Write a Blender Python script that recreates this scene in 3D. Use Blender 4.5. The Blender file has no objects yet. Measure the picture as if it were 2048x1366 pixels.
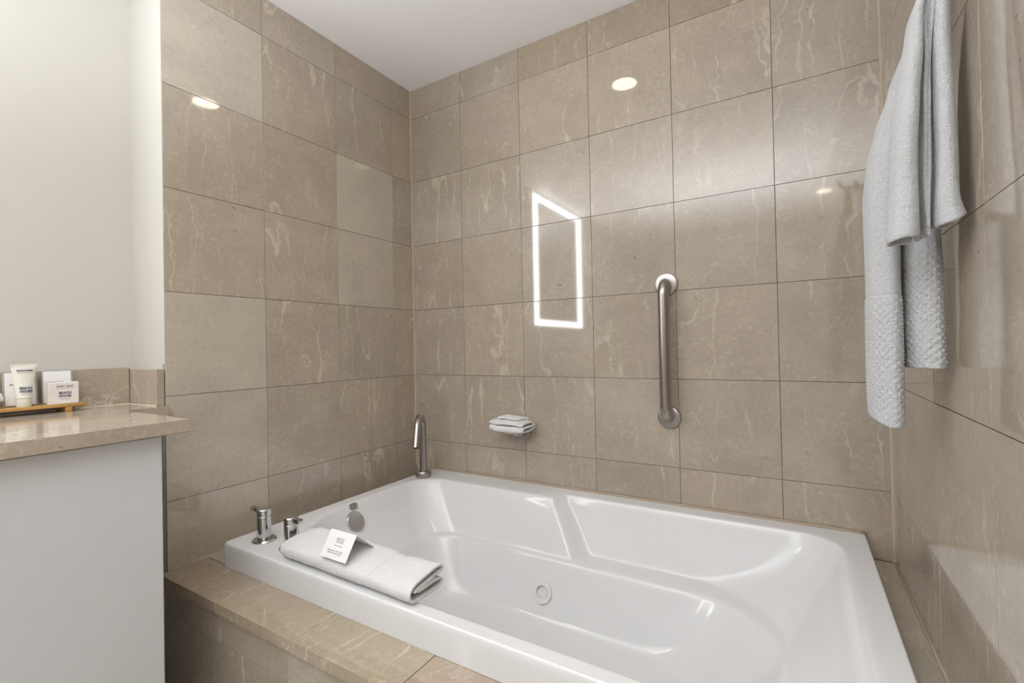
import bpy, bmesh, math, random
from mathutils import Vector, Matrix, Euler, noise
random.seed(7)
C = bpy.context.scene.collection
SC = bpy.context.scene
R = math.radians

# ------------------------------------------------------------------ camera
CP = Vector((1.5606, -1.6743, 0.4298))
YAW, PITCH, ROLL = -0.5458, 0.0102, -0.0206
fwd = Vector((math.sin(YAW) * math.cos(PITCH), math.cos(YAW) * math.cos(PITCH), math.sin(PITCH)))
rt = Vector((math.cos(YAW), -math.sin(YAW), 0)); up = rt.cross(fwd)
r2 = math.cos(ROLL) * rt + math.sin(ROLL) * up
u2 = -math.sin(ROLL) * rt + math.cos(ROLL) * up
cd = bpy.data.cameras.new('camera'); cam = bpy.data.objects.new('camera', cd); C.objects.link(cam)
cam.matrix_world = Matrix(((r2.x, u2.x, -fwd.x, CP.x), (r2.y, u2.y, -fwd.y, CP.y), (r2.z, u2.z, -fwd.z, CP.z), (0, 0, 0, 1)))
cd.lens = 938.45 / 2048 * 36; cd.sensor_width = 36; cd.clip_start = 0.02
SC.camera = cam

# ------------------------------------------------------------------ world, lights, exposure
wd = bpy.data.worlds.new('world'); SC.world = wd; wd.use_nodes = True
bg = wd.node_tree.nodes['Background']; bg.inputs[0].default_value = (0.93, 0.965, 1.0, 1); bg.inputs[1].default_value = 1.2
SC.view_settings.view_transform = 'Standard'; SC.view_settings.look = 'None'
SC.view_settings.gamma = 1; SC.view_settings.use_curve_mapping = False
SC.view_settings.exposure = 0.3
SC.cycles.use_denoising = True
SC.cycles.max_bounces = 10; SC.cycles.diffuse_bounces = 6
LED_STRENGTH = 11.0

# added fill light, then recessed lamps in the bathroom ceiling (the two farther ones stand behind the camera); their lenses emit
fl = bpy.data.lights.new('bounce_fill', 'AREA'); fl.shape = 'RECTANGLE'; fl.size = 1.3; fl.size_y = 1.1; fl.energy = 54; fl.spread = R(150); fl.color = (0.945, 0.97, 1.0)
flo = bpy.data.objects.new('bounce_fill', fl); C.objects.link(flo); flo.location = (1.15, -2.35, 0.62); flo.rotation_euler = (R(180), 0, 0)   # unseen fill light, added to brighten the room softly off the ceiling
LAMPS = [(0.893, -0.49), (1.78, -3.0)]

# ------------------------------------------------------------------ helpers
def tag(o, label=None, cat=None, group=None, kind=None):
    if label: o['label'] = label
    if cat: o['category'] = cat
    if group: o['group'] = group
    if kind: o['kind'] = kind
    return o
def empty(name, loc, label, cat, group=None, rz=0):
    o = bpy.data.objects.new(name, None); C.objects.link(o); o.location = loc; o.rotation_euler = (0, 0, rz)
    o.empty_display_size = 0.02
    return tag(o, label, cat, group)
def link(name, me, mat, parent=None, smooth=False):
    o = bpy.data.objects.new(name, me); C.objects.link(o)
    if mat: me.materials.append(mat)
    if smooth:
        for p in me.polygons: p.use_smooth = True
    if parent: o.parent = parent
    return o
def obj(name, bm, mat, parent=None, smooth=False, auto=None):
    bmesh.ops.recalc_face_normals(bm, faces=bm.faces)
    me = bpy.data.meshes.new(name); bm.to_mesh(me); bm.free()
    o = link(name, me, mat, parent, smooth or auto is not None)
    if auto is not None:
        me.set_sharp_from_angle(angle=R(auto))
    return o
def box(bm, a, b, bev=0.0, seg=1, M=None):
    r = bmesh.ops.create_cube(bm, size=1)
    vs = r['verts']
    for v in vs:
        v.co = Vector([(a[i] + b[i]) / 2 + v.co[i] * (b[i] - a[i]) for i in range(3)])
    if bev > 0:
        es = list({e for v in vs for e in v.link_edges})
        q = bmesh.ops.bevel(bm, geom=es, offset=bev, segments=seg, profile=0.5, affect='EDGES')
        vs = list({v for f in q['faces'] for v in f.verts} | {v for v in vs if v.is_valid})
    if M:
        for v in vs: v.co = M @ v.co
    return vs
def lathe(bm, prof, n=40, M=Matrix()):
    """prof: list of (r, z) around z"""
    rings = []
    for r_, z in prof:
        if r_ < 1e-6: rings.append([bm.verts.new(M @ Vector((0, 0, z)))])
        else: rings.append([bm.verts.new(M @ Vector((r_ * math.cos(2 * math.pi * k / n), r_ * math.sin(2 * math.pi * k / n), z))) for k in range(n)])
    for a, b in zip(rings, rings[1:]):
        for k in range(n):
            k2 = (k + 1) % n
            f = [a[k % len(a)], a[k2 % len(a)], b[k2 % len(b)], b[k % len(b)]]
            f2 = []
            for v in f:
                if v not in f2: f2.append(v)
            if len(f2) > 2: bm.faces.new(f2)
def tube(bm, pts, rad, n=24, cap=True, hollow=0):
    """swept circle along pts (list of Vectors); rad number or list"""
    pts = [Vector(p) for p in pts]; rs = rad if isinstance(rad, (list, tuple)) else [rad] * len(pts)
    t0 = (pts[1] - pts[0]).normalized(); nrm = t0.orthogonal().normalized(); rings = []
    for i, p in enumerate(pts):
        t = ((pts[min(i + 1, len(pts) - 1)] - pts[max(i - 1, 0)])).normalized()
        nrm = (nrm - t * nrm.dot(t)).normalized(); b = t.cross(nrm)
        rings.append([bm.verts.new(p + rs[i] * (math.cos(2 * math.pi * k / n) * nrm + math.sin(2 * math.pi * k / n) * b)) for k in range(n)])
    for a, b in zip(rings, rings[1:]):
        for k in range(n): bm.faces.new((a[k], a[(k + 1) % n], b[(k + 1) % n], b[k]))
    if cap:
        bm.faces.new(rings[0]); bm.faces.new(rings[-1])
def chaikin(P, it=2):
    for _ in range(it):
        Q = [P[0]]
        for a, b in zip(P, P[1:]):
            Q += [a * 0.75 + b * 0.25, a * 0.25 + b * 0.75]
        Q.append(P[-1]); P = Q
    return P
def catmull(P, n=6):
    P = [Vector(p) for p in P]; Q = []
    for i in range(len(P) - 1):
        p0, p1, p2, p3 = P[max(i - 1, 0)], P[i], P[i + 1], P[min(i + 2, len(P) - 1)]
        for k in range(n):
            t = k / n
            Q.append(0.5 * ((2 * p1) + (p2 - p0) * t + (2 * p0 - 5 * p1 + 4 * p2 - p3) * t * t + (3 * p1 - p0 - 3 * p2 + p3) * t ** 3))
    Q.append(P[-1]); return Q
def sm(a, b, x):
    t = max(0, min(1, (x - a) / (b - a))); return t * t * (3 - 2 * t)

# ------------------------------------------------------------------ materials
def mat(name, col, rough=0.5, metal=0.0, ior=1.5, emit=None, spec=None, coat=0.0):
    m = bpy.data.materials.new(name); m.use_nodes = True; b = m.node_tree.nodes['Principled BSDF']
    b.inputs['Base Color'].default_value = (*col, 1); b.inputs['Roughness'].default_value = rough
    b.inputs['Metallic'].default_value = metal; b.inputs['IOR'].default_value = ior
    if coat: b.inputs['Coat Weight'].default_value = coat; b.inputs['Coat Roughness'].default_value = 0.03
    if emit:
        b.inputs['Emission Color'].default_value = (*emit[0], 1); b.inputs['Emission Strength'].default_value = emit[1]
    return m
class NT:
    def __init__(s, m): s.t = m.node_tree; s.n = s.t.nodes; s.b = s.n['Principled BSDF']
    def new(s, typ, **kw):
        x = s.n.new(typ)
        for k, v in kw.items(): setattr(x, k, v)
        return x
    def l(s, a, b): s.t.links.new(a, b)
    def math(s, op, a, b=None, c=None, clamp=False):
        x = s.n.new('ShaderNodeMath'); x.operation = op; x.use_clamp = clamp
        for i, v in enumerate((a, b, c)):
            if v is None: continue
            if isinstance(v, (int, float)): x.inputs[i].default_value = v
            else: s.l(v, x.inputs[i])
        return x.outputs[0]
    def noise(s, vec, scale, detail=3, rough=0.5, dist=0.0, typ='FBM'):
        x = s.n.new('ShaderNodeTexNoise'); x.inputs['Scale'].default_value = scale; x.inputs['Detail'].default_value = detail
        x.inputs['Roughness'].default_value = rough; x.inputs['Distortion'].default_value = dist; s.l(vec, x.inputs['Vector']); return x.outputs['Fac'], x.outputs['Color']
    def vmath(s, op, a, b):
        x = s.n.new('ShaderNodeVectorMath'); x.operation = op
        for i, v in enumerate((a, b)):
            if isinstance(v, (tuple, list)): x.inputs[i].default_value = v
            else: s.l(v, x.inputs[i])
        return x.outputs[0]
    def mix(s, f, a, b, mode='MIX'):
        x = s.n.new('ShaderNodeMix'); x.data_type = 'RGBA'; x.blend_type = mode
        for sock, v in ((x.inputs[0], f), (x.inputs[6], a), (x.inputs[7], b)):
            if isinstance(v, (int, float)): sock.default_value = v
            elif isinstance(v, tuple): sock.default_value = (*v, 1)
            else: s.l(v, sock)
        return x.outputs[2]
    def ramp(s, f, a, b, lo=0.0, hi=1.0):
        x = s.n.new('ShaderNodeMapRange'); x.interpolation_type = 'SMOOTHSTEP'
        x.inputs[1].default_value = a; x.inputs[2].default_value = b; x.inputs[3].default_value = lo; x.inputs[4].default_value = hi
        s.l(f, x.inputs[0]); return x.outputs[0]

def marble(name, base, vein, rough=0.05, veinamt=1.0, sharpen=1.0):
    m = mat(name, base, rough, ior=1.72); t = NT(m)
    tc = t.new('ShaderNodeTexCoord').outputs['Object']; oi = t.new('ShaderNodeObjectInfo')
    rnd = oi.outputs['Random']; ocol = oi.outputs['Color']
    off = t.new('ShaderNodeCombineXYZ'); t.l(t.math('MULTIPLY', rnd, 37.0), off.inputs[0]); t.l(t.math('MULTIPLY', rnd, 91.0), off.inputs[1]); t.l(t.math('MULTIPLY', rnd, 13.0), off.inputs[2])
    P = t.vmath('ADD', tc, off.outputs[0])
    # jagged warp
    _, w1 = t.noise(P, 22, 4, 0.62); _, w2 = t.noise(P, 4, 2, 0.5)
    W = t.vmath('ADD', P, t.vmath('MULTIPLY', t.vmath('SUBTRACT', w1, (0.5, 0.5, 0.5)), (0.038, 0.030, 0.038)))
    W = t.vmath('ADD', W, t.vmath('MULTIPLY', t.vmath('SUBTRACT', w2, (0.5, 0.5, 0.5)), (0.09, 0.09, 0.09)))
    V1 = t.vmath('MULTIPLY', W, (11.0, 0.9, 5.0))
    n1, _ = t.noise(V1, 1.0, 0.5, 0.4)
    d1 = t.math('ABSOLUTE', t.math('SUBTRACT', n1, 0.52))
    wid, _ = t.noise(P, 9, 2)
    thr = t.ramp(wid, 0.35, 0.7, 0.006, 0.024)
    v1 = t.math('SUBTRACT', 1.0, t.math('DIVIDE', d1, thr), clamp=True)
    brk, _ = t.noise(P, 5.5, 2)
    v1 = t.math('MULTIPLY', v1, t.ramp(brk, 0.38, 0.58, 0, 0.8))
    # finer secondary veins
    V2 = t.vmath('MULTIPLY', W, (20.0, 3.6, 13.0))
    n2, _ = t.noise(V2, 1.0, 1, 0.5)
    d2 = t.math('ABSOLUTE', t.math('SUBTRACT', n2, 0.5))
    v2 = t.math('SUBTRACT', 1.0, t.math('DIVIDE', d2, 0.010), clamp=True)
    brk2, _ = t.noise(P, 8.5, 2)
    v2 = t.math('MULTIPLY', v2, t.ramp(brk2, 0.42, 0.62, 0, 0.5))
    vv = t.math('MULTIPLY', t.math('MULTIPLY', t.math('MAXIMUM', v1, v2), veinamt), oi.outputs['Alpha'])
    # short cream flecks
    fk, _ = t.noise(W, 75, 3, 0.6); fm, _ = t.noise(P, 10, 2)
    flek = t.math('MULTIPLY', t.ramp(fk, 0.52, 0.68, 0, 0.32), t.ramp(fm, 0.40, 0.60))
    # mottling
    m1, _ = t.noise(P, 7, 4, 0.6); m2, _ = t.noise(P, 70, 5, 0.7)
    b2 = tuple(c * 1.06 for c in base); b1 = tuple(c * 0.94 for c in base)
    col = t.mix(t.ramp(m1, 0.3, 0.7), b1, b2)
    dk = tuple(c * 0.72 for c in base); lt = tuple(min(1, c * 1.28) for c in base)
    col = t.mix(t.ramp(m2, 0.52, 0.78, 0, 0.55), col, dk)
    col = t.mix(t.ramp(m2, 0.48, 0.24, 0, 0.5), col, lt)
    flk, _ = t.noise(P, 34, 2, 0.5, 0.6)
    col = t.mix(t.ramp(flk, 0.73, 0.78, 0, 0.6), col, tuple(c * 0.42 for c in base))
    hsv = t.mix(1.0, col, ocol, 'MULTIPLY')
    col = t.mix(flek, hsv, vein)
    col = t.mix(vv, col, vein)
    t.l(col, t.b.inputs['Base Color'])
    bump = t.new('ShaderNodeBump'); bump.inputs['Strength'].default_value = 0.02; bump.inputs['Distance'].default_value = 0.002
    bn, _ = t.noise(P, 5, 1); t.l(bn, bump.inputs['Height']); t.l(bump.outputs[0], t.b.inputs['Normal'])
    return m
BASE = (0.400, 0.341, 0.276); VEIN = (0.60, 0.535, 0.45)
M_tile = marble('beige_marble_tile', BASE, VEIN)
M_slab = marble('beige_marble_slab', (0.40, 0.335, 0.265), (0.60, 0.54, 0.45), 0.12, 0.9)
M_grout = mat('grout', (0.30, 0.26, 0.20), 0.9)
M_caulk = mat('silicone_bead', (0.55, 0.46, 0.35), 0.45)
M_caulk2 = mat('tan_silicone_bead', (0.40, 0.31, 0.22), 0.45)
def paint(name, col, rough=0.6, b=0.05):
    m = mat(name, col, rough); t = NT(m); tc = t.new('ShaderNodeTexCoord').outputs['Object']
    f, _ = t.noise(tc, 260, 3); bp = t.new('ShaderNodeBump'); bp.inputs['Strength'].default_value = b; bp.inputs['Distance'].default_value = 0.001
    t.l(f, bp.inputs['Height']); t.l(bp.outputs[0], t.b.inputs['Normal'])
    return m
M_wall = paint('warm_white_paint', (0.555, 0.54, 0.50))
M_grey = paint('greige_paint', (0.42, 0.40, 0.38))
M_ceil = paint('ceiling_paint', (0.88, 0.885, 0.89))
M_cab = paint('white_lacquer', (0.59, 0.605, 0.62), 0.35, 0.02)
M_floor = marble('floor_stone', (0.62, 0.58, 0.52), (0.55, 0.5, 0.42), 0.2, 0.3)
M_acr = mat('white_acrylic', (0.73, 0.73, 0.735), 0.09, ior=1.5)
M_chr = mat('chrome', (0.58, 0.58, 0.58), 0.08, 1.0)
M_brs = mat('brushed_steel', (0.40, 0.375, 0.35), 0.28, 1.0)
M_flg = mat('satin_steel', (0.46, 0.44, 0.42), 0.3, 1.0)
M_dark = mat('dark_hole', (0.02, 0.02, 0.02), 0.6)
def terry(name, col, scale=420, s=0.9, d=0.0035):
    m = mat(name, col, 0.95); t = NT(m); tc = t.new('ShaderNodeTexCoord').outputs['Object']
    f, _ = t.noise(tc, scale, 3, 0.65); g, _ = t.noise(tc, scale * 0.3, 2)
    bp = t.new('ShaderNodeBump'); bp.inputs['Strength'].default_value = s; bp.inputs['Distance'].default_value = d
    t.l(t.math('ADD', f, g), bp.inputs['Height']); t.l(bp.outputs[0], t.b.inputs['Normal'])
    t.b.inputs['Sheen Weight'].default_value = 0.25
    c = t.mix(t.ramp(f, 0.3, 0.7), tuple(x * 0.9 for x in col), tuple(min(1, x * 1.03) for x in col)); t.l(c, t.b.inputs['Base Color'])
    return m
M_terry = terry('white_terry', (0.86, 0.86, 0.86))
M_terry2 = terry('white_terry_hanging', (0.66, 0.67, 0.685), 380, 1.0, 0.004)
M_paper = mat('white_card', (0.80, 0.80, 0.79), 0.6)
M_ink = mat('navy_ink', (0.02, 0.03, 0.10), 0.6)
M_ink2 = mat('grey_ink', (0.22, 0.22, 0.22), 0.6)
M_tube = mat('cream_plastic', (0.72, 0.71, 0.64), 0.35)
M_boxm = mat('cream_cardboard', (0.74, 0.70, 0.66), 0.6)
M_sleeve = mat('grey_sleeve', (0.36, 0.36, 0.35), 0.25)
M_bam = mat('bamboo', (0.50, 0.27, 0.07), 0.4); _t = NT(M_bam)
_f, _ = _t.noise(_t.vmath('MULTIPLY', _t.new('ShaderNodeTexCoord').outputs['Object'], (140, 8, 140)), 1.0, 3)
_t.l(_t.mix(_f, (0.36, 0.17, 0.04), (0.60, 0.36, 0.11)), _t.b.inputs['Base Color'])
M_led = mat('led_border', (1, 1, 1), 0.5, emit=((0.97, 0.98, 1.0), LED_STRENGTH))
M_lens = mat('lamp_lens', (1, 1, 1), 0.5, emit=((1, 0.90, 0.70), 10.0))
M_mirror = mat('mirror_glass', (0.9, 0.9, 0.9), 0.01, 1.0)
M_trimw = mat('white_trim', (0.82, 0.81, 0.78), 0.4)

# ------------------------------------------------------------------ tiles
W = 1.7816; S = 0.3042; ZC = 1.662; ZD = -0.197; FZ = -0.62
_cache = {}
def tile_mesh(w, h, d=0.008, bev=0.0004, m=None):
    k = (round(w, 4), round(h, 4), d, m.name if m else '')
    if k in _cache: return _cache[k]
    bm = bmesh.new(); box(bm, (-w / 2, -h / 2, -d), (w / 2, h / 2, 0))
    es = [e for e in bm.edges if all(abs(v.co.z) < 1e-6 for v in e.verts)]
    bmesh.ops.bevel(bm, geom=es, offset=bev, segments=1, affect='EDGES')
    bmesh.ops.recalc_face_normals(bm, faces=bm.faces)
    me = bpy.data.meshes.new('tile'); bm.to_mesh(me); bm.free(); me.materials.append(m or M_tile)
    _cache[k] = me; return me
def tiles(us, vs, place, parent, gap=0.0013, name='tile', tone=None, proud=0.0003, tilt=0.0012, m=None, d=0.008):
    """us, vs joint lists; place(u,v)-> (origin Vector, rotation Matrix 3x3 with cols u,v,n)"""
    for i, (a, b) in enumerate(zip(us, us[1:])):
        for j, (c_, d_) in enumerate(zip(vs, vs[1:])):
            me = tile_mesh(abs(b - a) - gap, abs(d_ - c_) - gap, d, 0.0004, m)
            o = bpy.data.objects.new(name, me); C.objects.link(o)
            org, rot = place((a + b) / 2, (c_ + d_) / 2)
            rot = rot @ Euler((random.gauss(0, tilt), random.gauss(0, tilt), 0)).to_matrix()
            o.matrix_world = Matrix.Translation(org + rot.col[2] * random.uniform(-proud, proud)) @ rot.to_4x4()
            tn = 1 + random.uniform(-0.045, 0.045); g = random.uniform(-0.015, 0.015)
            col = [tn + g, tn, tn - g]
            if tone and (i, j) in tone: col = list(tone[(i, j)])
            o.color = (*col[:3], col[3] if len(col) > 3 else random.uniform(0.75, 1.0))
            o.parent = parent
def cols(x, y, z): return Matrix((x, y, z)).transposed()
ROWS = [ZD, 0.0] + [0.305 * k for k in range(1, 6)] + [ZC]
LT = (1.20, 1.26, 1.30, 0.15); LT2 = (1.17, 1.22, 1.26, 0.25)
def slab(name, a, b, m, kind='structure', parent=None, bev=0):
    bm = bmesh.new(); box(bm, a, b, bev); o = obj(name, bm, m, parent)
    if kind: o['kind'] = kind
    return o
# back wall
wb = slab('wall_back', (-0.20, 0.0085, FZ), (W + 0.10, 0.12, ZC), M_grout)
UB = [0.0, 0.2953, 0.5995, 0.9037, 1.2079, 1.5121, W]
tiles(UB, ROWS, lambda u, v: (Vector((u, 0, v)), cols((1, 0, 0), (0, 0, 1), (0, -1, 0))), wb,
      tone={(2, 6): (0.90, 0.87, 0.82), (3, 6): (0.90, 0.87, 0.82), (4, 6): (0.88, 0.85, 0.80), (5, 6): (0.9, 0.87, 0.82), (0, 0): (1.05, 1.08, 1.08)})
# left tiled wall: painted block end, grout plane, tiles
YE = -1.037
wr = slab('wall_recess', (-0.30, YE, FZ), (-0.0125, 0.0, ZC), M_wall)
wl = slab('wall_left', (-0.0120, YE + 0.0022, FZ), (-0.0085, 0.0, ZC), M_grout)
UL = [YE, -0.733, -0.4316, -0.1305, 0.0]
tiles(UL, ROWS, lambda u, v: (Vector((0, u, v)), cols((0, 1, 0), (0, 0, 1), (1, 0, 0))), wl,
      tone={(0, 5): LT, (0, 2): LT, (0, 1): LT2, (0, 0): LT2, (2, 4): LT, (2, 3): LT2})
slab('trim_1', (-0.0120, YE - 0.0008, 0.40), (-0.0002, YE + 0.0020, ZC), M_wall)
# right wall
YR_END = -2.45
wg = slab('wall_right', (W + 0.0085, YR_END, FZ), (W + 0.12, 0.0, ZC), M_grout)
UR = [YR_END] + [-0.494 - S * k for k in range(6, -1, -1)] + [-0.1898, 0.0]
tiles(UR, ROWS, lambda u, v: (Vector((W, u, v)), cols((0, -1, 0), (0, 0, 1), (-1, 0, 0))), wg)
# vanity wall, ceiling, floor
slab('wall_vanity', (-0.32, -3.9, FZ), (-0.205, YE, ZC), M_wall)
slab('ceiling', (-0.32, -3.9, ZC), (3.2, 0.12, ZC + 0.1), M_ceil)
slab('wall_front', (-0.32, -4.0, FZ), (3.2, -3.9, ZC), M_grey)
slab('floor', (-0.32, -3.9, FZ - 0.1), (3.2, 0.12, FZ), M_floor)
# corner and edge beads
slab('trim_2', (0.0, -0.0062, -0.12), (0.0062, 0.0002, ZC), M_caulk)
slab('trim_3', (W - 0.0055, -0.0055, ZD), (W, 0.0002, ZC), M_caulk)
bm = bmesh.new(); tube(bm, [(W - 0.001, -0.005, ZD + 0.001), (W - 0.001, -1.055, ZD + 0.001)], 0.0035, 8)
tag(obj('trim_4', bm, M_caulk, smooth=True), kind='structure')
bm = bmesh.new(); tube(bm, [(0.001, -1.035, ZD + 0.001), (0.001, -0.01, ZD + 0.001)], 0.0025, 8)
tag(obj('trim_5', bm, M_caulk, smooth=True), kind='structure')
bm = bmesh.new()
tube(bm, [(0.11 + 1.605 * k / 60, -0.005, -0.1255 + 0.0008 * math.sin(k * 1.7)) for k in range(61)], [0.0052 + 0.0008 * math.sin(k * 2.3) for k in range(61)], 8)
tag(obj('trim_6', bm, M_caulk2, smooth=True), kind='structure')

# ------------------------------------------------------------------ tub platform
pf = empty('tub_platform', (0.9, -0.5, FZ), 'low beige marble tiled platform built around the white bathtub', 'platform')
PI_ = Matrix.Translation(pf.location).inverted()
bm = bmesh.new()
box(bm, (0.001, -1.0365, FZ), (W - 0.001, -0.95, ZD - 0.009))
box(bm, (0.001, -0.95, FZ), (0.10, -0.002, ZD - 0.009))
box(bm, (1.722, -0.95, FZ), (W - 0.001, -0.002, ZD - 0.009))
o = obj('core', bm, M_grout); o.parent = pf; o.matrix_parent_inverse = PI_
def ptiles(*a, **k):
    before = set(C.objects); tiles(*a, **k)
    for q in set(C.objects) - before: q.matrix_parent_inverse = PI_
ptiles([0.001, 0.306, 0.611, 0.9155, 1.22, 1.525, W], [-1.058, -0.93], lambda u, v: (Vector((u, v, ZD)), cols((0, -1, 0), (1, 0, 0), (0, 0, 1)).to_3x3() @ Matrix(((0, 1, 0), (-1, 0, 0), (0, 0, 1)))), pf,
       name='deck_tile', d=0.0265, tone={(k, 0): (0.93 + 0.02 * (k % 2), 0.87 + 0.02 * (k % 3), 0.79) for k in range(6)}, m=None, tilt=0.0004)
ptiles([1.716, W - 0.0005], [-0.929, -0.735, -0.439, -0.144, -0.001], lambda u, v: (Vector((u, v, ZD)), cols((1, 0, 0), (0, 1, 0), (0, 0, 1))), pf, name='deck_tile', tilt=0.0004)
ptiles([0.001, 0.107], [-0.929, -0.65, -0.35, -0.001], lambda u, v: (Vector((u, v, ZD)), cols((1, 0, 0), (0, 1, 0), (0, 0, 1))), pf, name='deck_tile', tilt=0.0004)
ptiles([0.001, 0.282, 0.587, 0.892, 1.196, 1.50, W], [FZ + 0.001, -0.61 + 0.0, -0.305, -0.2245], lambda u, v: (Vector((u, -1.045, v)), cols((1, 0, 0), (0, 0, 1), (0, -1, 0))), pf, name='front_tile')

# ------------------------------------------------------------------ bathtub
tub = empty('bathtub', (0.9, -0.47, ZD), 'white acrylic whirlpool bathtub set in the marble platform', 'bathtub')
TI = Matrix.Translation(tub.location).inverted()
def contour(x0, x1, y0, yL, yR, rFL, rFR, rBR, rBL, xs=0.80, dx=0.03, ns=40, nc=14):
    P = []
    def arc(cx, cy, r, a0, a1):
        for k in range(nc):
            a = a0 + (a1 - a0) * k / nc; P.append((cx + r * math.cos(a), cy + r * math.sin(a)))
    def seg(a, b, f=None):
        for k in range(ns):
            t = k / ns; P.append((a[0] + (b[0] - a[0]) * t, a[1] + (b[1] - a[1]) * t))
    q = math.pi / 2
    arc(x0 + rFL, y0 + rFL, rFL, 2 * q, 3 * q); seg((x0 + rFL, y0), (x1 - rFR, y0))
    arc(x1 - rFR, y0 + rFR, rFR, 3 * q, 4 * q); seg((x1, y0 + rFR), (x1, yR - rBR))
    arc(x1 - rBR, yR - rBR, rBR, 0, q)
    # back side, right to left, with the notch step
    xa, xb = x1 - rBR, x0 + rBL
    pa = [xa, xs + dx * 1.3, xs + dx, xs - dx, xs - dx * 1.3, xb]; n_ = [int(ns * .45), 2, 8, 2, int(ns * .45)]
    for s_ in range(5):
        for k in range(n_[s_]):
            x = pa[s_] + (pa[s_ + 1] - pa[s_]) * k / n_[s_]
            P.append((x, yR + (yL - yR) * (1 - sm(xs - dx, xs + dx, x))))
    arc(x0 + rBL, yL - rBL, rBL, q, 2 * q); seg((x0, yL - rBL), (x0, y0 + rFL))
    return P
ZR = -0.1275
LV = [
 (ZD + 0.0005, (0.105, 1.7165, -0.9385, -0.002, -0.002, .012, .012, .006, .012)),
 (-0.150, (0.105, 1.7165, -0.9385, -0.002, -0.002, .012, .012, .006, .012)),
 (-0.1385, (0.105, 1.7165, -0.9385, -0.002, -0.002, .012, .012, .006, .012)),
 (ZR, (0.107, 1.7145, -0.9365, -0.003, -0.003, .012, .012, .006, .012)),
 (ZR, (0.116, 1.706, -0.929, -0.010, -0.010, .012, .012, .006, .012)),
 (ZR, (0.140, 1.680, -0.915, -0.060, -0.045, .10, .08, .06, .07)),
 (ZR, (0.158, 1.660, -0.903, -0.125, -0.072, .38, .16, .11, .12, .80, .022)),
 (ZR - 0.004, (0.163, 1.655, -0.899, -0.130, -0.076, .38, .16, .11, .12, .80, .022)),
 (-0.150, (0.174, 1.640, -0.891, -0.139, -0.084, .37, .16, .12, .12, .805, .022)),
 (-0.190, (0.195, 1.620, -0.876, -0.155, -0.098, .36, .17, .13, .12, .835, .025)),
 (-0.250, (0.240, 1.575, -0.850, -0.182, -0.123, .33, .18, .15, .12, .875, .027)),
 (-0.296, (0.285, 1.530, -0.825, -0.203, -0.143, .30, .24, .24, .12, .905, .028)),
 (-0.303, (0.292, 1.522, -0.820, -0.208, -0.150, .30, .24, .24, .12, .91, .03)),
 (-0.306, (0.300, 1.515, -0.812, -0.216, -0.206, .29, .24, .24, .12, .915, .03)),
 (-0.314, (0.305, 1.508, -0.806, -0.224, -0.220, .29, .24, .24, .12, .915, .03)),
 (-0.380, (0.340, 1.460, -0.780, -0.244, -0.242, .27, .24, .24, .12, .90, .03)),
 (-0.460, (0.385, 1.395, -0.745, -0.270, -0.270, .24, .24, .24, .12, .90, .03)),
 (-0.490, (0.405, 1.355, -0.720, -0.290, -0.290, .22, .24, .24, .12, .90, .03)),
 (-0.500, (0.450, 1.300, -0.680, -0.330, -0.330, .18, .16, .13, .12, .90, .03)),
 (-0.503, (0.60, 1.10, -0.58, -0.43, -0.43, .06, .06, .05, .05, .80, .02)),
]
cont = [contour(*a) for z, a in LV]; N = len(cont[0])
prof = []
for k in range(N):
    prof.append(chaikin([Vector((cont[l][k][0], cont[l][k][1], LV[l][0])) for l in range(len(LV))], 2))
bm = bmesh.new()
grid = [[bm.verts.new(p) for p in col_] for col_ in prof]; L = len(prof[0])
for k in range(N):
    for l in range(L - 1):
        bm.faces.new((grid[k][l], grid[(k + 1) % N][l], grid[(k + 1) % N][l + 1], grid[k][l + 1]))
bm.faces.new([grid[k][L - 1] for k in range(N)])
bmesh.ops.recalc_face_normals(bm, faces=bm.faces)
me = bpy.data.meshes.new('shell'); bm.to_mesh(me); bm.free()
shell = link('shell', me, M_acr, tub, True); shell.matrix_parent_inverse = TI
# make normals face the bather
from mathutils.bvhtree import BVHTree
dg = bpy.context.evaluated_depsgraph_get()
BV = BVHTree.FromPolygons([v.co[:] for v in me.vertices], [list(p.vertices) for p in me.polygons])
def wallhit(o, d):
    h, n, i, dist = BV.ray_cast(Vector(o), Vector(d).normalized())
    if n.dot(Vector(d)) > 0: n = -n
    return h, n
def onwall(h, n):
    return Matrix.Translation(h) @ n.to_track_quat('Z', 'Y').to_matrix().to_4x4()
def sub(name, bm, m, parent=tub, inv=TI, auto=40):
    o = obj(name, bm, m, parent, auto=auto); o.matrix_parent_inverse = inv; return o
# overflow plate and badge on the drain-end wall
h, n = wallhit((0.7, -0.508, -0.186), (-1, -0.05, 0)); Mx = onwall(h, n)
bm = bmesh.new(); lathe(bm, [(0.037, -0.002), (0.037, 0.006), (0.034, 0.010), (0.020, 0.0125), (0.006, 0.013), (0.006, 0.0105), (0, 0.0105)], 48, Mx)
M_plate = mat('pale_plate', (0.56, 0.56, 0.56), 0.3, 0.9)
ov = sub('overflow_plate', bm, M_plate)
bm = bmesh.new(); lathe(bm, [(0.0042, 0.010), (0.0042, 0.0125), (0, 0.013)], 16, Mx); q_ = sub('screw', bm, M_dark, ov)
h, n = wallhit((0.7, -0.490, -0.1405), (-1, -0.05, 0)); Mx = onwall(h, n) @ Matrix.Diagonal((0.95, 0.62, 1, 1))
bm = bmesh.new(); lathe(bm, [(0.021, -0.003), (0.021, 0.002), (0.018, 0.0032), (0.017, 0.0022), (0, 0.0024)], 40, Mx); sub('oval_badge', bm, M_flg)
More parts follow.
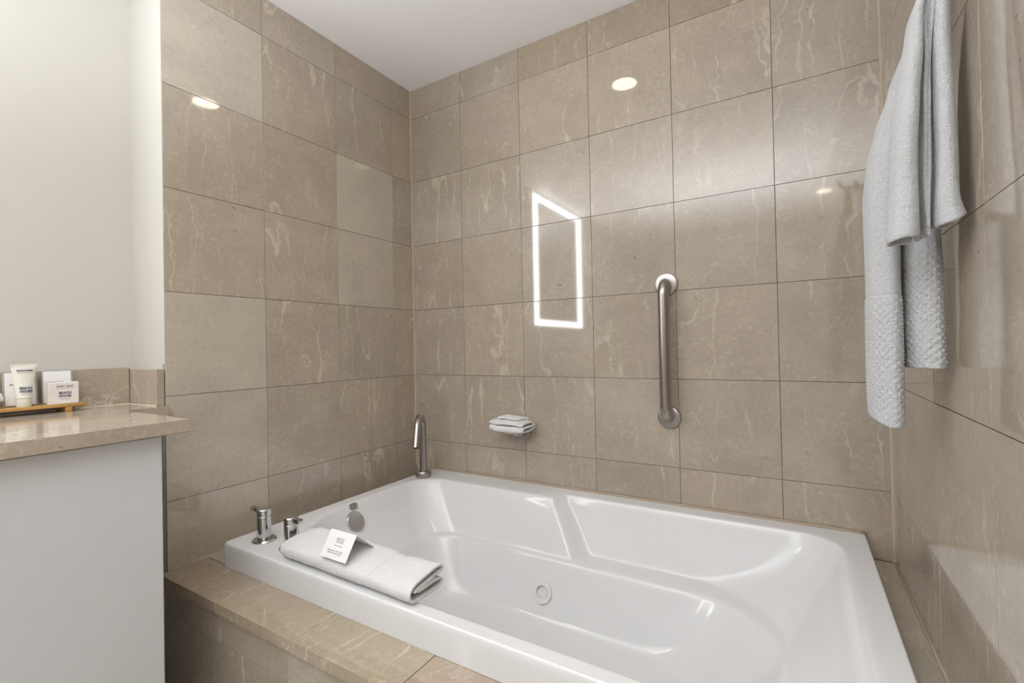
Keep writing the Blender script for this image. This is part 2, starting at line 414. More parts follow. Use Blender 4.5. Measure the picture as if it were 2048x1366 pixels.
# jets
def jet(o_, d_, s=1.0):
    h, n = wallhit(o_, d_); Mx = onwall(h + n * 0.004, n) @ Matrix.Scale(s, 4)
    bm = bmesh.new(); lathe(bm, [(0.035, -0.003), (0.035, 0.003), (0.031, 0.006), (0.024, 0.0055), (0.021, 0.001), (0.020, -0.001)], 40, Mx); j = sub('jet', bm, M_acr)
    bm = bmesh.new(); lathe(bm, [(0.0215, 0.0016), (0.0, 0.0016)], 32, Mx); sub('recess', bm, mat('jet_recess_grey', (0.42, 0.42, 0.42), 0.35), j)
    bm = bmesh.new(); lathe(bm, [(0.011, 0.0015), (0.011, 0.006), (0.007, 0.0075), (0.0055, 0.004), (0, 0.004)], 24, Mx @ Matrix.Translation((0.004, -0.002, 0))); sub('nozzle', bm, M_flg, j)
jet((0.80, -0.60, -0.412), (0, 1, 0.0))
jet((0.80, -0.62, -0.385), (-1, 0.17, 0))

# ------------------------------------------------------------------ tub filler and taps
def placed(parent): return Matrix.Translation(parent.location).inverted()
T_ = empty('tub_spout', (0.163, -0.135, ZR), 'tall chrome gooseneck tub spout standing in the back left rim corner', 'faucet')
bm = bmesh.new(); lathe(bm, [(0.0, 0.0), (0.034, 0.0), (0.0345, 0.004), (0.0345, 0.023), (0.0325, 0.026), (0.020, 0.0265), (0, 0.0265)], 48); obj('base_ring', bm, M_flg, T_, auto=35)
dirv = Vector((0.50, -0.866, 0)).normalized(); rr = 0.052
pts = [Vector((0, 0, 0.02)), Vector((0, 0, 0.10)), Vector((0, 0, 0.212))]
for k in range(1, 15):
    a = math.pi * 0.90 * k / 14
    pts.append(Vector((0, 0, 0.212)) + dirv * (rr - rr * math.cos(a)) + Vector((0, 0, rr * math.sin(a))))
tv = (pts[-1] - pts[-2]).normalized()
tip = pts[-1] + tv * 0.082; pts += [pts[-1] + tv * 0.04, tip]
bm = bmesh.new(); tube(bm, pts, 0.0148, 28, cap=False)
bmesh.ops.holes_fill(bm, edges=[])
obj('neck', bm, M_brs, T_, smooth=True)
Mx = Matrix.Translation(tip) @ tv.to_track_quat('Z', 'Y').to_matrix().to_4x4()
bm = bmesh.new(); lathe(bm, [(0.0150, -0.003), (0.0150, 0.0006), (0.0125, 0.0006), (0.0125, -0.012), (0, -0.012)], 28, Mx); o = obj('outlet', bm, M_brs, T_, auto=35)
bm = bmesh.new(); lathe(bm, [(0.0120, -0.010), (0, -0.010)], 24, Mx); obj('aerator', bm, M_dark, T_)
def tap(x, y, sgn, hgt, label, ang=0):
    t_ = empty('tub_tap', (x, y, ZR), label, 'tap', 'rim taps at the left end of the tub', ang)
    bm = bmesh.new(); lathe(bm, [(0, 0), (0.0325, 0), (0.033, 0.003), (0.030, 0.007), (0.021, 0.0085), (0, 0.0085)], 48); obj('base_ring', bm, M_chr, t_, auto=35)
    bm = bmesh.new(); lathe(bm, [(0.0185, 0.008), (0.0195, 0.012), (0.0195, hgt - 0.021), (0.0186, hgt - 0.020), (0.0186, hgt - 0.019), (0, hgt - 0.019)], 40); obj('body', bm, M_chr, t_, auto=35)
    bm = bmesh.new(); lathe(bm, [(0, hgt - 0.0188), (0.0195, hgt - 0.0188), (0.0197, hgt - 0.018), (0.0197, hgt - 0.002), (0.018, hgt), (0, hgt)], 40); cp = obj('cap', bm, M_chr, t_, auto=35)
    bm = bmesh.new()
    box(bm, (0.006, -0.0075, -0.006), (0.052, 0.0075, 0.006), 0.0015, 2, Matrix.Rotation(math.pi if sgn < 0 else 0, 4, 'Z') @ Matrix.Translation((0, 0, hgt - 0.008)) @ Matrix.Rotation(R(-4), 4, 'Y')); obj('lever', bm, M_chr, t_, auto=35)
tap(0.205, -0.872, -1, 0.094, 'chrome tap with its lever turned to the wall, nearest the cabinet', 0.1)
tap(0.324, -0.864, 1, 0.088, 'chrome tap partly hidden behind the folded towel, lever pointing to the basin', -0.1)

# ------------------------------------------------------------------ grab bar
g = empty('grab_bar', (1.177, 0, 0.403), 'vertical brushed steel grab bar with round flanges on the back wall', 'grab bar')
zt, zb = 0.634 - 0.403, 0.1725 - 0.403
pts = []
so = 0.052; br = 0.040
pts += [Vector((0, -0.004, zt)), Vector((0, -(so - br), zt))]
for k in range(1, 9):
    a = math.pi / 2 * k / 8; pts.append(Vector((0, -(so - br) - br * math.sin(a), zt - br * (1 - math.cos(a)))))
for k in range(0, 9):
    a = math.pi / 2 * (1 - k / 8); pts.append(Vector((0, -(so - br) - br * math.sin(a), zb + br * (1 - math.cos(a)))))
pts += [Vector((0, -0.004, zb))]
bm = bmesh.new(); tube(bm, pts, 0.0185, 32); obj('bar', bm, M_brs, g, smooth=True)
for z in (zt, zb):
    Mx = Matrix.Translation((0, -0.0003, z)) @ Matrix.Rotation(R(90), 4, 'X')
    bm = bmesh.new(); lathe(bm, [(0.0, 0.0), (0.0395, 0.0), (0.0395, 0.004), (0.037, 0.0085), (0.030, 0.011), (0.022, 0.0118), (0, 0.0118)], 56, Mx); obj('flange', bm, M_flg, g, auto=40)

# ------------------------------------------------------------------ soap dish and washcloth
sd = empty('soap_dish', (0.585, 0, 0.072), 'small chrome soap dish on the back wall under a folded washcloth', 'soap dish')
bm = bmesh.new(); lathe(bm, [(0, 0), (0.026, 0), (0.026, 0.006), (0.023, 0.010), (0, 0.010)], 36, Matrix.Translation((0.012, -0.0003, -0.002)) @ Matrix.Rotation(R(90), 4, 'X')); obj('flange', bm, M_flg, sd, auto=40)
bm = bmesh.new(); tube(bm, catmull([(0.012, -0.008, -0.002), (0.010, -0.03, -0.001), (0.002, -0.055, 0.006), (0, -0.06, 0.014)], 5), 0.009, 18); obj('arm', bm, M_chr, sd, smooth=True)
bm = bmesh.new(); lathe(bm, [(0, 0.0), (0.040, 0.0), (0.052, 0.004), (0.058, 0.012), (0.0565, 0.0125), (0.050, 0.006), (0.038, 0.0025), (0, 0.0025)], 48, Matrix.Translation((0, -0.070, 0.013)) @ Matrix.Diagonal((1.15, 0.95, 1, 1))); obj('dish', bm, M_chr, sd, auto=45)
def strip(pathfn, n_s, lens, name, m, parent=None, thick=0.006, wob=0.0, loops=1):
    """cloth: pathfn(t)-> list of (a,b) cross-section points, swept over lens list of (s) with callbacks"""
def clothmesh(P, name, m, thick, parent=None, subs=1, closed=False, offset=0):
    """P: rows of Vectors (same length)"""
    bm = bmesh.new(); G = [[bm.verts.new(p) for p in r_] for r_ in P]
    for a, b in zip(G, G[1:]):
        for k in range(len(a) - (0 if closed else 1)):
            k2 = (k + 1) % len(a); bm.faces.new((a[k], a[k2], b[k2], b[k]))
    o = obj(name, bm, m, parent, smooth=True)
    s = o.modifiers.new('solid', 'SOLIDIFY'); s.thickness = thick; s.offset = offset
    if subs:
        s2 = o.modifiers.new('sub', 'SUBSURF'); s2.levels = subs; s2.render_levels = subs
    return o
def nz(p, f, a): return Vector((noise.noise(Vector(p) * f), noise.noise(Vector(p) * f + Vector((9, 3, 1))), noise.noise(Vector(p) * f + Vector((4, 7, 5))))) * a
# washcloth: accordion folded, with one corner turned over
wc = empty('washcloth', (0.580, -0.075, 0.0925), 'folded white washcloth lying on the soap dish', 'washcloth')
prof2 = [(0.055, 0.0135), (0.03, 0.0125), (-0.03, 0.012), (-0.049, 0.010), (-0.051, 0.005), (-0.045, 0.001), (-0.01, -0.001), (0.03, 0.001), (0.047, 0.006), (0.054, 0.014), (0.050, 0.021), (0.03, 0.024), (-0.02, 0.024), (-0.046, 0.020)]
cs = catmull([(a, b, 0) for a, b in prof2], 4)
rows = []
for k in range(17):
    x = -0.083 + 0.160 * k / 16; e = 1 - 0.22 * abs(x / 0.083) ** 3
    rows.append([Vector((x + 0.004 * math.sin(p.y * 200), p.x * e, 0.003 + p.y * (1.45 - 0.35 * abs(x / .083) ** 2) + 0.012 * (x / 0.078) ** 2 * (0.6 if x < 0 else 0.2))) + nz((x, p.x, p.y), 22, 0.0035) for p in cs])
body = clothmesh(rows, 'folded_cloth', M_terry, 0.0085, wc)
prof3 = [(-0.040, 0.024), (-0.02, 0.0265), (0.02, 0.0275), (0.036, 0.030), (0.037, 0.0365), (0.02, 0.037), (-0.02, 0.036)]
cs = catmull([(a, b, 0) for a, b in prof3], 4); rows = []
for k in range(13):
    x = -0.052 + 0.098 * k / 12; e = 1 - 0.45 * (k / 12.0 - .4) ** 2
    rows.append([Vector((x + p.x * 0.35, p.x * e, 0.012 + p.y * (1.15 - 0.12 * (k / 12)))) + nz((x, p.x, p.y), 25, 0.003) for p in cs])
clothmesh(rows, 'turned_corner', M_terry, 0.008, wc)

# ------------------------------------------------------------------ folded towel on the rim
ft = empty('folded_towel', (0.361, -0.921, ZR), 'white folded towel lying along the front rim of the tub under a tent card', 'towel')
ft.rotation_euler = (0, 0, -0.012)
path = [(0.020, 0.0205), (0.060, 0.0205), (0.088, 0.0195), (0.100, 0.0150), (0.100, 0.0085), (0.086, 0.0042), (0.045, 0.0040), (0.012, 0.0045), (0.0, 0.0095),
        (-0.0045, 0.020), (0.000, 0.031), (0.018, 0.0385), (0.055, 0.0435), (0.086, 0.0460), (0.100, 0.0430), (0.1025, 0.0370), (0.092, 0.0325), (0.055, 0.0290), (0.018, 0.0262), (0.010, 0.0240), (0.022, 0.0245), (0.075, 0.0275)]
cs = catmull([(a, b, 0) for a, b in path], 4)
rows = []; LN = 0.481; NS = 230
for k in range(NS + 1):
    s_ = LN * k / NS; row = []
    endl = sm(0.0, 0.05, s_)
    band = max(math.exp(-((s_ - b_) / 0.0026) ** 2) for b_ in (0.055, 0.075, 0.348, 0.380))
    inb = 1.0 if 0.35 < s_ < 0.378 or 0.057 < s_ < 0.073 else 0.0
    for p in cs:
        a, b = p.x, p.y
        outer = 1.0
        cx, cy = 0.05, 0.023
        dv = Vector((a - cx, b - cy)); sc_ = 1 - 0.05 * band - 0.012 * inb
        a2 = cx + (a - cx) * (1 - 0.10 * (1 - endl)) + 0.0 * dv.x; b2 = b
        b2 = b * 1.12
        if b > 0.03: b2 = b2 - 0.0042 * band - 0.0012 * inb
        if a < 0.004: a2 += 0.0040 * band
        lift = 0.003 * math.sin(s_ * 12) * (b / 0.046)
        b2 = b2 * (0.86 + 0.14 * endl) + lift + 0.0035
        pt = Vector((s_, a2, max(b2, 0.0042)))
        n_ = nz((s_, a, b), 16, 0.0022); n_.z *= (0 if b < 0.006 else 1)
        row.append(pt + n_ * Vector((0.3, 1, 1)).x if False else pt + Vector((n_.x * 0.4, n_.y, n_.z)))
    rows.append(row)
clothmesh(rows, 'terry_fold', M_terry, 0.0062, ft)
# ------------------------------------------------------------------ tent card
tc_ = empty('tent_card', (0.590, -0.887, -0.0762), 'small white folded tent card standing on the rim towel', 'card')
bm = bmesh.new()
hw = 0.047; H_ = 0.054; th = 0.0006
def sheet(bm, a, b, c_, d_, t):
    a, b, c_, d_ = map(Vector, (a, b, c_, d_)); n = (b - a).cross(d_ - a).normalized() * t
    v = [bm.verts.new(p) for p in (a, b, c_, d_, a + n, b + n, c_ + n, d_ + n)]
    for f in ((0, 1, 2, 3), (4, 5, 6, 7), (0, 1, 5, 4), (1, 2, 6, 5), (2, 3, 7, 6), (3, 0, 4, 7)): bm.faces.new([v[i] for i in f])
FY, BY, RY = -0.045, 0.050, -0.010
sheet(bm, (-hw, FY, 0), (hw, FY, 0), (hw, RY, H_), (-hw, RY, H_), th)
obj('front_panel', bm, M_paper, tc_)
bm = bmesh.new(); sheet(bm, (-hw, RY, H_), (hw, RY, H_), (hw, BY, 0), (-hw, BY, 0), th); obj('back_panel', bm, M_paper, tc_)
def text(s, size, mtx, m, parent, name='lettering', align='CENTER', font_sx=1.0, line=1.0, ext=0.00012, bold=0.0):
    cu = bpy.data.curves.new(name, 'FONT'); cu.body = s; cu.size = size; cu.align_x = align; cu.align_y = 'CENTER'; cu.extrude = ext; cu.space_line = line; cu.resolution_u = 2
    cu.offset = bold
    o = bpy.data.objects.new(name, cu); C.objects.link(o)
    dgx = bpy.context.evaluated_depsgraph_get(); me = bpy.data.meshes.new_from_object(o.evaluated_get(dgx)); me.name = name
    bpy.data.objects.remove(o); bpy.data.curves.remove(cu)
    o = bpy.data.objects.new(name, me); C.objects.link(o); me.materials.clear(); me.materials.append(m)
    for v in me.vertices: v.co.x *= font_sx
    o.parent = parent; o.matrix_local = mtx; return o
# front panel frame: x = +x, y = up the slope
upv = Vector((0, RY - FY, H_)).normalized(); nv = Vector((1, 0, 0)).cross(upv)
def on_panel(u, v):
    p = Vector((0, FY, 0)) + upv * v + Vector((u, 0, 0)) + nv * 0.0008
    return Matrix(((1, upv.x, nv.x, p.x), (0, upv.y, nv.y, p.y), (0, upv.z, nv.z, p.z), (0, 0, 0, 1)))
text('BEACH\nHOUSE', 0.0085, on_panel(0.0, 0.043), M_ink2, tc_, line=0.8)
text('BOUTIQUE HOTEL', 0.0032, on_panel(0.0, 0.031), M_ink2, tc_)
text('PLEASE REUSE THIS TOWEL\nAND HELP THE PLANET', 0.0046, on_panel(-0.003, 0.016), M_ink2, tc_, line=1.1)

# ------------------------------------------------------------------ hanging towels
HK = Vector((1.752, -0.715, 1.055))
hk = empty('towel_hook', (W, -0.715, 1.06), 'chrome robe hook on the right wall holding the towels', 'hook')
bm = bmesh.new(); lathe(bm, [(0, 0), (0.024, 0), (0.024, 0.004), (0.021, 0.007), (0, 0.007)], 36, Matrix.Translation((-0.0005, 0, 0)) @ Matrix.Rotation(R(-90), 4, 'Y')); obj('wall_plate', bm, M_chr, hk, auto=35)
bm = bmesh.new(); tube(bm, catmull([(-0.004, 0, 0), (-0.025, 0, -0.004), (-0.045, 0, 0.0), (-0.056, 0, 0.014), (-0.058, 0, 0.030)], 5), 0.006, 16); obj('prong', bm, M_chr, hk, smooth=True)

def waffle(q, z):
    """diamond weave: q = length along the cloth section, z = height"""
    a = math.sin(2 * math.pi * (q / 0.0110 + z / 0.0130)); b = math.sin(2 * math.pi * (q / 0.0110 - z / 0.0130))
    return max(0, a * 0.75 + 0.25) * (0.55 + 0.45 * b)
def hang(parent, name, cs_fn, zt, zb, n, m, thick, closed=False, subs=1):
    rows = [cs_fn(zt + (zb - zt) * k / n, k / n) for k in range(n + 1)]
    o = clothmesh(rows, name, m, thick, parent, subs, closed); o.matrix_parent_inverse = Matrix.Translation(parent.location).inverted()
    return o
# outline helper: interpolate a table z -> value
def lut(tab, z):
    tab = sorted(tab)
    if z <= tab[0][0]: return tab[0][1]
    for (a, va), (b, vb) in zip(tab, tab[1:]):
        if z <= b:
            t = (z - a) / (b - a); t = t * t * (3 - 2 * t) * 0.5 + t * 0.5; return va + (vb - va) * t
    return tab[-1][1]
# long bath towel, two hanging lengths: (left edge x, right edge x, y front, y back) by height
def long_cs(z, t):
    xl = lut([(0.27, 1.6715), (0.40, 1.6705), (0.68, 1.6705), (0.75, 1.6770), (0.80, 1.6890), (0.86, 1.7080), (0.93, 1.730), (1.0, 1.742), (1.06, 1.746)], z)
    xr = lut([(0.27, 1.7160), (0.60, 1.7150), (0.80, 1.7250), (0.95, 1.745), (1.06, 1.758)], z)
    y0 = lut([(0.27, -0.655), (0.8, -0.665), (1.06, -0.715)], z); y1 = lut([(0.27, -0.555), (0.8, -0.580), (1.06, -0.700)], z)
    xm = (xl + xr) / 2; hx = (xr - xl) / 2
    # open C: from the back inner hem, around the left edge, front face, right edge, back again
    loc = [(0.75, 1.0), (0.2, 0.95), (-0.6, 0.80), (-0.97, 0.45), (-1.0, 0.10), (-0.8, -0.55), (-0.3, -0.82), (0.35, -1.0), (0.85, -0.85), (1.0, -0.45), (0.97, 0.1), (0.72, 0.55), (0.2, 0.62), (-0.4, 0.40)]
    ym = (y0 + y1) / 2; hy = (y1 - y0) / 2
    P = catmull([(xm + a * (hx - 0.003), ym + b * hy, 0) for a, b in loc], 16)
    out = []; q = 0
    for i, p in enumerate(P):
        q += (p - P[i - 1]).length if i else 0
        w = sm(0.52, 0.49, z) * sm(0.279, 0.288, z) * (1 if 36 < i < 170 else 0)
        cx = p.x - xm; cy = p.y - ym; dn = Vector((cx / (hx * hx), cy / (hy * hy), 0)).normalized()
        amp = 0.0024 * w * waffle(q, z)
        band = math.exp(-((z - 0.505) / 0.002) ** 2) * 0.0012
        dz = 0.012 * (1 - min(1, (z - zlow) / 0.04)) * (0.5 - 0.5 * math.sin(p.x * 90 + 1.0)) if z < zlow + 0.04 else 0
        out.append(Vector((p.x, p.y, z + 0.010 * sm(0.33, 0.28, z) * max(0, -cx / hx))) + dn * (amp - band) + nz((p.x, p.y, z * 0.35), 16, 0.0035) * sm(0, 0.02, 1.08 - z))
    return out
zlow = 0.279
bt = empty('bath_towel', (1.70, -0.62, zlow), 'long white bath towel with a diamond weave at both hanging ends, behind the short towel', 'towel')
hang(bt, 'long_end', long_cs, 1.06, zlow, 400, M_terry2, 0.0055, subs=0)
def short_cs(z, t):
    xl = lut([(0.37, 1.7225), (0.60, 1.7195), (0.80, 1.7265), (1.06, 1.750)], z)
    xr = lut([(0.37, 1.7700), (0.60, 1.7675), (0.80, 1.7660), (1.06, 1.764)], z)
    y0 = lut([(0.37, -0.662), (0.8, -0.668), (1.06, -0.722)], z); y1 = lut([(0.37, -0.575), (0.8, -0.60), (1.06, -0.705)], z)
    xm = (xl + xr) / 2; hx = (xr - xl) / 2; ym = (y0 + y1) / 2; hy = (y1 - y0) / 2
    loc = [(-0.3, 0.9), (-0.85, 0.6), (-1.0, 0.2), (-0.92, -0.25), (-0.62, -0.50), (-0.30, -0.78), (0.1, -0.95), (0.6, -1.0), (0.95, -0.75), (1.0, -0.2), (0.95, 0.5), (0.6, 0.95), (0.1, 0.7)]
    P = catmull([(xm + a * (hx - 0.003), ym + b * hy, 0) for a, b in loc], 16)
    out = []; q = 0
    for i, p in enumerate(P):
        q += (p - P[i - 1]).length if i else 0
        w = sm(0.60, 0.54, z) * sm(0.382, 0.392, z) * (1 if 48 < i < 160 else 0)
        cx = p.x - xm; cy = p.y - ym; dn = Vector((cx / (hx * hx), cy / (hy * hy), 0)).normalized()
        out.append(Vector((p.x, p.y, z)) + dn * 0.0025 * w * waffle(q, z) + nz((p.x, p.y, z * 0.35 + 3), 16, 0.003) * sm(0, 0.02, 1.08 - z))
    return out
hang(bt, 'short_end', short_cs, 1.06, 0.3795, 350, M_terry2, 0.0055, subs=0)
# front hand towel: two soft rolls with the hems between
def roll_cs(side):
    def f(z, t):
        if side < 0:
            xa = lut([(0.57, 1.6835), (0.62, 1.6850), (0.75, 1.6925), (0.84, 1.7030), (0.90, 1.716), (0.96, 1.733), (1.06, 1.746)], z)
            xb = lut([(0.57, 1.7225), (0.66, 1.7215), (0.80, 1.7260), (0.90, 1.734), (1.0, 1.746), (1.06, 1.752)], z)
        else:
            xa = lut([(0.58, 1.7405), (0.80, 1.7425), (0.95, 1.7460), (1.06, 1.751)], z)
            xb = lut([(0.58, 1.7760), (0.61, 1.7715), (0.66, 1.7690), (0.80, 1.7665), (0.95, 1.7620), (1.06, 1.760)], z)
        yc = lut([(0.58, -0.745), (0.85, -0.742), (1.06, -0.735)], z)
        hx = (xb - xa) / 2; xm = (xa + xb) / 2; hy = min(0.030, hx * 1.4) + 0.007
        s = -side    # inner edge lies towards the middle
        hem = 0.004 + 0.0050 * sm(1.0, 0.7, z)
        loc = [(1.0 * s + s * hem / hx * 1.4, -0.42), (1.0 * s + s * hem / hx * 1.1, 0.0), (1.0 * s + s * 0.1, 0.55), (0.98 * s, 0.25), (0.96 * s, -0.35), (0.72 * s, -0.85), (0.1 * s, -1.05), (-0.55 * s, -0.90), (-0.97 * s, -0.40), (-1.0 * s, 0.2), (-0.75 * s, 0.75), (-0.1 * s, 0.95), (0.5 * s, 0.75), (0.62 * s, 0.3)]
        P = catmull([(xm + a * (hx - 0.0025), yc + b * hy, 0) for a, b in loc], 5)
        out = []
        for i, p in enumerate(P):
            flare = 0
            if side > 0: flare = 0.014 * sm(0.64, 0.592, z) * sm(xm, xb, p.x)
            band = 0.0016 * math.exp(-((z - 0.655) / 0.004) ** 2)
            p2 = Vector((p.x + flare * 0.25, p.y + band, z - (0.006 if 8 < i < 40 else 0) * 0 + flare))
            out.append(p2 + nz((p.x * 1.2, p.y, z * 0.45 + side), 20, 0.0045) * sm(0, 0.03, 1.08 - z) * Vector((1, 1, 0)).length / 1.414)
        return out
    return f
rowsL = []; n = 60
ht = empty('hand_towel', (1.735, -0.745, 0.59), 'short white hand towel folded in two rolls in front of the long towel', 'towel')
for side in (-1, 1):
    zb_ = 0.578 if side < 0 else 0.594
    rows = [roll_cs(side)(1.06 + (zb_ - 1.06) * k / n, k / n) for k in range(n + 1)]
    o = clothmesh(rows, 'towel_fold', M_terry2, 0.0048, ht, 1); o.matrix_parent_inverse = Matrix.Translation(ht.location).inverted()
# ------------------------------------------------------------------ vanity
ZT = 0.280; XF = 0.383; YC = -1.143
ct = empty('vanity_countertop', (0.1, -2.0, ZT), 'polished beige marble countertop with a notched corner above the white cabinet', 'countertop')
CI = Matrix.Translation(ct.location).inverted()
bm = bmesh.new()
outl = [(-0.204, YE - 0.0015), (0.030, YE - 0.0015), (0.030, YC), (XF, YC), (XF, -3.0), (-0.204, -3.0)]
vb = [bm.verts.new((x, y, ZT - 0.029)) for x, y in outl]; vt = [bm.verts.new((x, y, ZT)) for x, y in outl]
bm.faces.new(vb[::-1]); bm.faces.new(vt)
for k in range(6): bm.faces.new((vb[k], vb[(k + 1) % 6], vt[(k + 1) % 6], vt[k]))
bmesh.ops.bevel(bm, geom=[e for e in bm.edges], offset=0.0016, segments=2, affect='EDGES')
o = obj('slab', bm, M_slab, ct); o.matrix_parent_inverse = CI
bm = bmesh.new(); box(bm, (-0.2045, -3.0, ZT + 0.0005), (-0.175, -1.0595, 0.390), 0.0012)
o = obj('backsplash', bm, M_slab, ct); o.matrix_parent_inverse = CI
bm = bmesh.new(); box(bm, (-0.2045, -1.0585, ZT + 0.0005), (0.0, YE - 0.002, 0.385), 0.0012)
o = obj('side_splash', bm, M_slab, ct); o.matrix_parent_inverse = CI
bm = bmesh.new(); tube(bm, [(-0.175, -2.9, ZT), (-0.175, -1.062, ZT), (0.0, -1.0595, ZT)], 0.0022, 8)
o = obj('silicone_line', bm, M_caulk, ct, smooth=True); o.matrix_parent_inverse = CI
vc = empty('vanity_cabinet', (0.1, -2.0, FZ), 'plain white lacquered vanity cabinet under the marble countertop', 'cabinet')
VI = Matrix.Translation(vc.location).inverted()
def vpart(name, a, b, m, bev=0.001):
    bm = bmesh.new(); box(bm, a, b, bev); o = obj(name, bm, m, vc); o.matrix_parent_inverse = VI; return o
vpart('carcass', (-0.203, -2.98, FZ + 0.08), (0.340, -1.196, ZT - 0.031), M_cab)
vpart('door', (0.341, -1.80, FZ + 0.09), (0.355, -1.190, ZT - 0.0335), M_cab)
vpart('door', (0.341, -2.45, FZ + 0.09), (0.355, -1.803, ZT - 0.0335), M_cab)
vpart('toe_kick', (-0.203, -2.98, FZ), (0.28, -1.20, FZ + 0.079), M_cab)
vpart('side_filler', (-0.203, -1.1885, FZ), (0.340, -1.183, ZT - 0.030), M_cab)

# ------------------------------------------------------------------ tray and toiletries
tr = empty('amenity_tray', (-0.135, -1.33, ZT), 'narrow bamboo tray on short feet at the back of the countertop', 'tray')
def tp(name, a, b, m, parent, bev=0.0008, rot=None):
    bm = bmesh.new(); box(bm, a, b, bev, 2); o = obj(name, bm, m, parent); return o
tp('board', (-0.037, -0.19, 0.0135), (0.036, 0.146, 0.0215), M_bam, tr, 0.0015)
tp('foot', (-0.035, 0.104, 0.0), (0.034, 0.118, 0.0135), M_bam, tr); tp('foot', (-0.035, -0.16, 0.0), (0.034, -0.146, 0.0135), M_bam, tr)
ZTR = ZT + 0.0217
# frames: local x -> world +y, local y -> up, normal -> +x
def face(x, y, z): return Matrix(((0, 0, 1, x), (1, 0, 0, y), (0, 1, 0, z), (0, 0, 0, 1)))
sb = empty('soap_box', (-0.114, -1.228, ZTR), 'small cream soap box with navy lettering standing at the end of the bamboo tray', 'box')
tp('carton', (-0.012, -0.0300, 0), (0.012, 0.0300, 0.0575), M_boxm, sb, 0.0012)
text('BODY  SOAP', 0.0060, face(0.0122, 0.002, 0.0465), M_ink, sb, font_sx=0.95, bold=0.0001)
bm = bmesh.new(); box(bm, (0.0120, -0.016, 0.0415), (0.0122, 0.020, 0.0419)); obj('rule', bm, M_ink, sb)
text('BEACH', 0.0088, face(0.0122, 0.002, 0.0290), M_ink, sb, font_sx=0.90, bold=0.00025)
text('HOUSE', 0.0088, face(0.0122, 0.002, 0.0208), M_ink, sb, font_sx=0.88, bold=0.00025)
text('BODY LOTION', 0.0028, face(0.0122, 0.002, 0.0135), M_ink2, sb)
tb = empty('cream_tube', (-0.119, -1.300, ZTR), 'cream squeeze tube with navy lettering standing on its cap on the bamboo tray', 'tube')
bm = bmesh.new(); lathe(bm, [(0, 0), (0.0140, 0), (0.0145, 0.001), (0.0145, 0.0215), (0.0135, 0.0225), (0, 0.0225)], 36); obj('cap', bm, M_tube, tb, auto=40)
bm = bmesh.new(); rings = []
for k in range(13):
    t = k / 12; z = 0.0225 + 0.083 * t * (1 if True else 0); ry = 0.0152 + 0.0085 * t; rx = 0.0150 * (1 - t) ** 0.8 + 0.0012
    if k == 12: rx = 0.0011
    rings.append([bm.verts.new((rx * math.cos(a * math.pi / 20), ry * math.sin(a * math.pi / 20), z)) for a in range(40)])
for a, b in zip(rings, rings[1:]):
    for k in range(40): bm.faces.new((a[k], a[(k + 1) % 40], b[(k + 1) % 40], b[k]))
bm.faces.new(rings[-1]); bm.faces.new(rings[0]); obj('squeeze_body', bm, M_tube, tb, auto=50)
bm = bmesh.new(); box(bm, (-0.0014, -0.0238, 0.0995), (0.0014, 0.0238, 0.108), 0.0004); obj('crimp', bm, M_tube, tb)
def tface(z, dx=0.0006):
    t = (z - 0.0225) / 0.083; rx = 0.0150 * (1 - t) ** 0.8 + 0.0012
    sl = -0.0150 / 0.083 * 1.0; nvec = Vector((1, 0, -sl)).normalized(); uv = Vector((sl, 0, 1)).normalized()
    return Matrix(((0, uv.x, nvec.x, rx + dx), (1, uv.y, 0, 0.001), (0, uv.z, nvec.z, z), (0, 0, 0, 1)))
text('MOISTURISER', 0.0052, tface(0.092), M_ink, tb, font_sx=0.95, bold=0.00015)
text('FACE AND BODY CREAM', 0.0024, tface(0.0875), M_ink2, tb)
text('BEACH', 0.0084, tface(0.0475), M_ink, tb, font_sx=0.86, bold=0.00025)
text('HOUSE', 0.0084, tface(0.0395), M_ink, tb, font_sx=0.84, bold=0.00025)
text('BODY LOTION', 0.0026, tface(0.0325), M_ink2, tb)
def card(y, word, label, off, lean):
    c_ = empty('amenity_packet', (-0.148, y, ZTR), label, 'packet', 'square packets leaning behind the tray items')
    c_.rotation_euler = (0, -lean, 0)
    tp('sleeve', (-0.0045, -0.0315, 0.0), (0.0035, 0.0315, 0.089), M_sleeve, c_, 0.001)
    tp('insert', (0.0037, -0.0285, 0.003), (0.0044, 0.0270, 0.086), M_paper, c_, 0.0002)
    text(word, 0.0062, face(0.0046, off, 0.0555), M_ink, c_, font_sx=0.95, bold=0.00012)
card(-1.2275, 'VANITY KIT', 'white square packet leaning on the splash behind the soap box', -0.004, 0.12)
card(-1.2990, 'SHAVE KIT', 'white square packet leaning on the splash behind the cream tube', -0.006, 0.12)
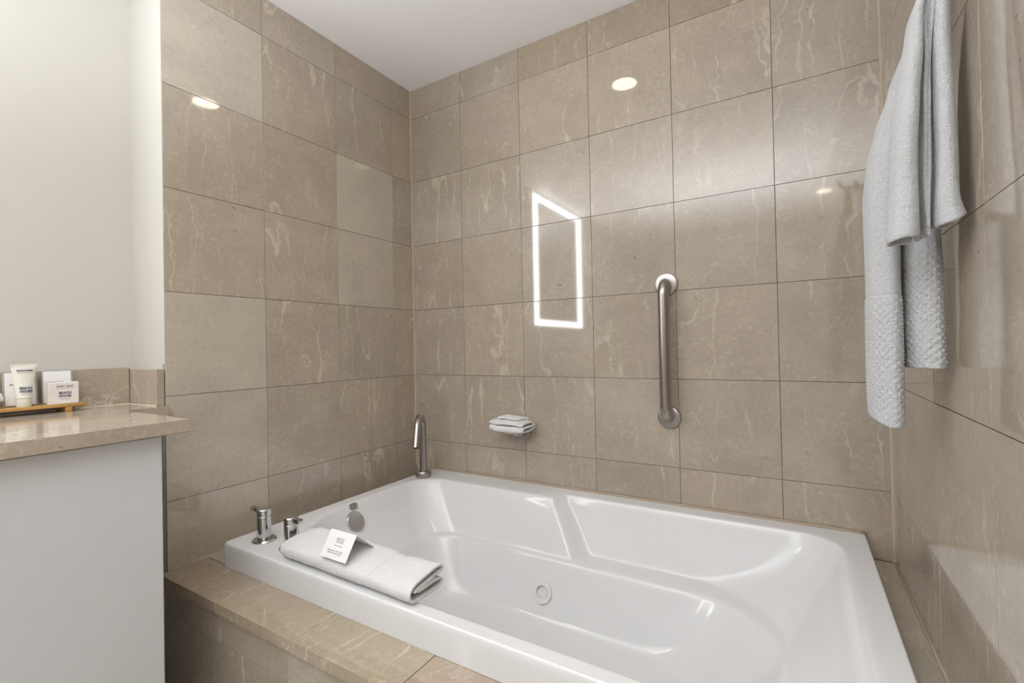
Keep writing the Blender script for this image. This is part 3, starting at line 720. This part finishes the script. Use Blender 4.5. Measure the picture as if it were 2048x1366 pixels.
# rolled face cloth at the left end of the tray
rc = empty('rolled_cloth', (-0.130, -1.345, ZTR), 'rolled white face cloth on the bamboo tray at the left edge of the photo', 'cloth')
P0 = []
for k in range(46):
    a = k / 45 * math.pi * 2 * 2.4; r_ = 0.006 + 0.0165 * k / 45
    P0.append(Vector((r_ * math.cos(a), 0, 0.0275 + r_ * math.sin(a))))
rows = []
for k in range(14):
    y = -0.085 + 0.090 * k / 13; e = 1 - 0.12 * (k / 13) ** 3
    rows.append([Vector((p.x * e, y + 0.008 * math.sin(i * 0.14), 0.0275 + (p.z - 0.0275) * e)) + nz((p.x, y, p.z), 30, 0.002) for i, p in enumerate(P0)])
clothmesh(rows, 'terry_roll', M_terry, 0.005, rc)

# ------------------------------------------------------------------ backlit mirror over the vanity (seen as a reflection in the tiles)
mr = empty('led_mirror', (-0.205, -2.03, 0.6), 'tall mirror with a lit border on the vanity wall, seen reflected in the tiles', 'mirror')
MI = Matrix.Translation(mr.location).inverted()
MY0, MY1, MZ0, MZ1 = -2.52, -1.56, 0.595, 1.640
def mpart(name, boxes, m):
    bm = bmesh.new()
    for a, b in boxes: box(bm, a, b)
    o = obj(name, bm, m, mr); o.matrix_parent_inverse = MI
bw, bz = 0.075, 0.052
mpart('housing', [((-0.2045, MY0, MZ0), (-0.186, MY1, MZ1))], M_trimw)
mpart('lit_border', [((-0.186, MY0, MZ0), (-0.181, MY0 + bw * 1.5, MZ1)), ((-0.186, MY1 - bw, MZ0), (-0.181, MY1, MZ1)),
                     ((-0.186, MY0 + bw * 1.5, MZ0), (-0.181, MY1 - bw, MZ0 + bz)), ((-0.186, MY0 + bw * 1.5, MZ1 - bz), (-0.181, MY1 - bw, MZ1))], M_led)
mpart('mirror_glass', [((-0.1855, MY0 + bw * 1.5, MZ0 + bz), (-0.1825, MY1 - bw, MZ1 - bz))], M_mirror)
# ------------------------------------------------------------------ recessed ceiling lights
LB = ['round recessed downlight above the bathtub, seen reflected in the back wall', 'round recessed downlight far behind the camera, a small reflection beside the towels']
for i, (x, y) in enumerate(LAMPS):
    d = empty('ceiling_light', (x, y, ZC), LB[i], 'downlight', 'recessed ceiling lights')
    bm = bmesh.new(); lathe(bm, [(0.056, -0.010), (0.058, -0.0105), (0.070, -0.003), (0.072, -0.0005), (0.056, -0.0005), (0.056, -0.010)], 40); obj('trim_ring', bm, M_trimw, d, auto=40)
    bm = bmesh.new(); lathe(bm, [(0.0555, -0.002), (0.0555, -0.006), (0.0, -0.006)], 40); obj('lens', bm, M_lens, d)
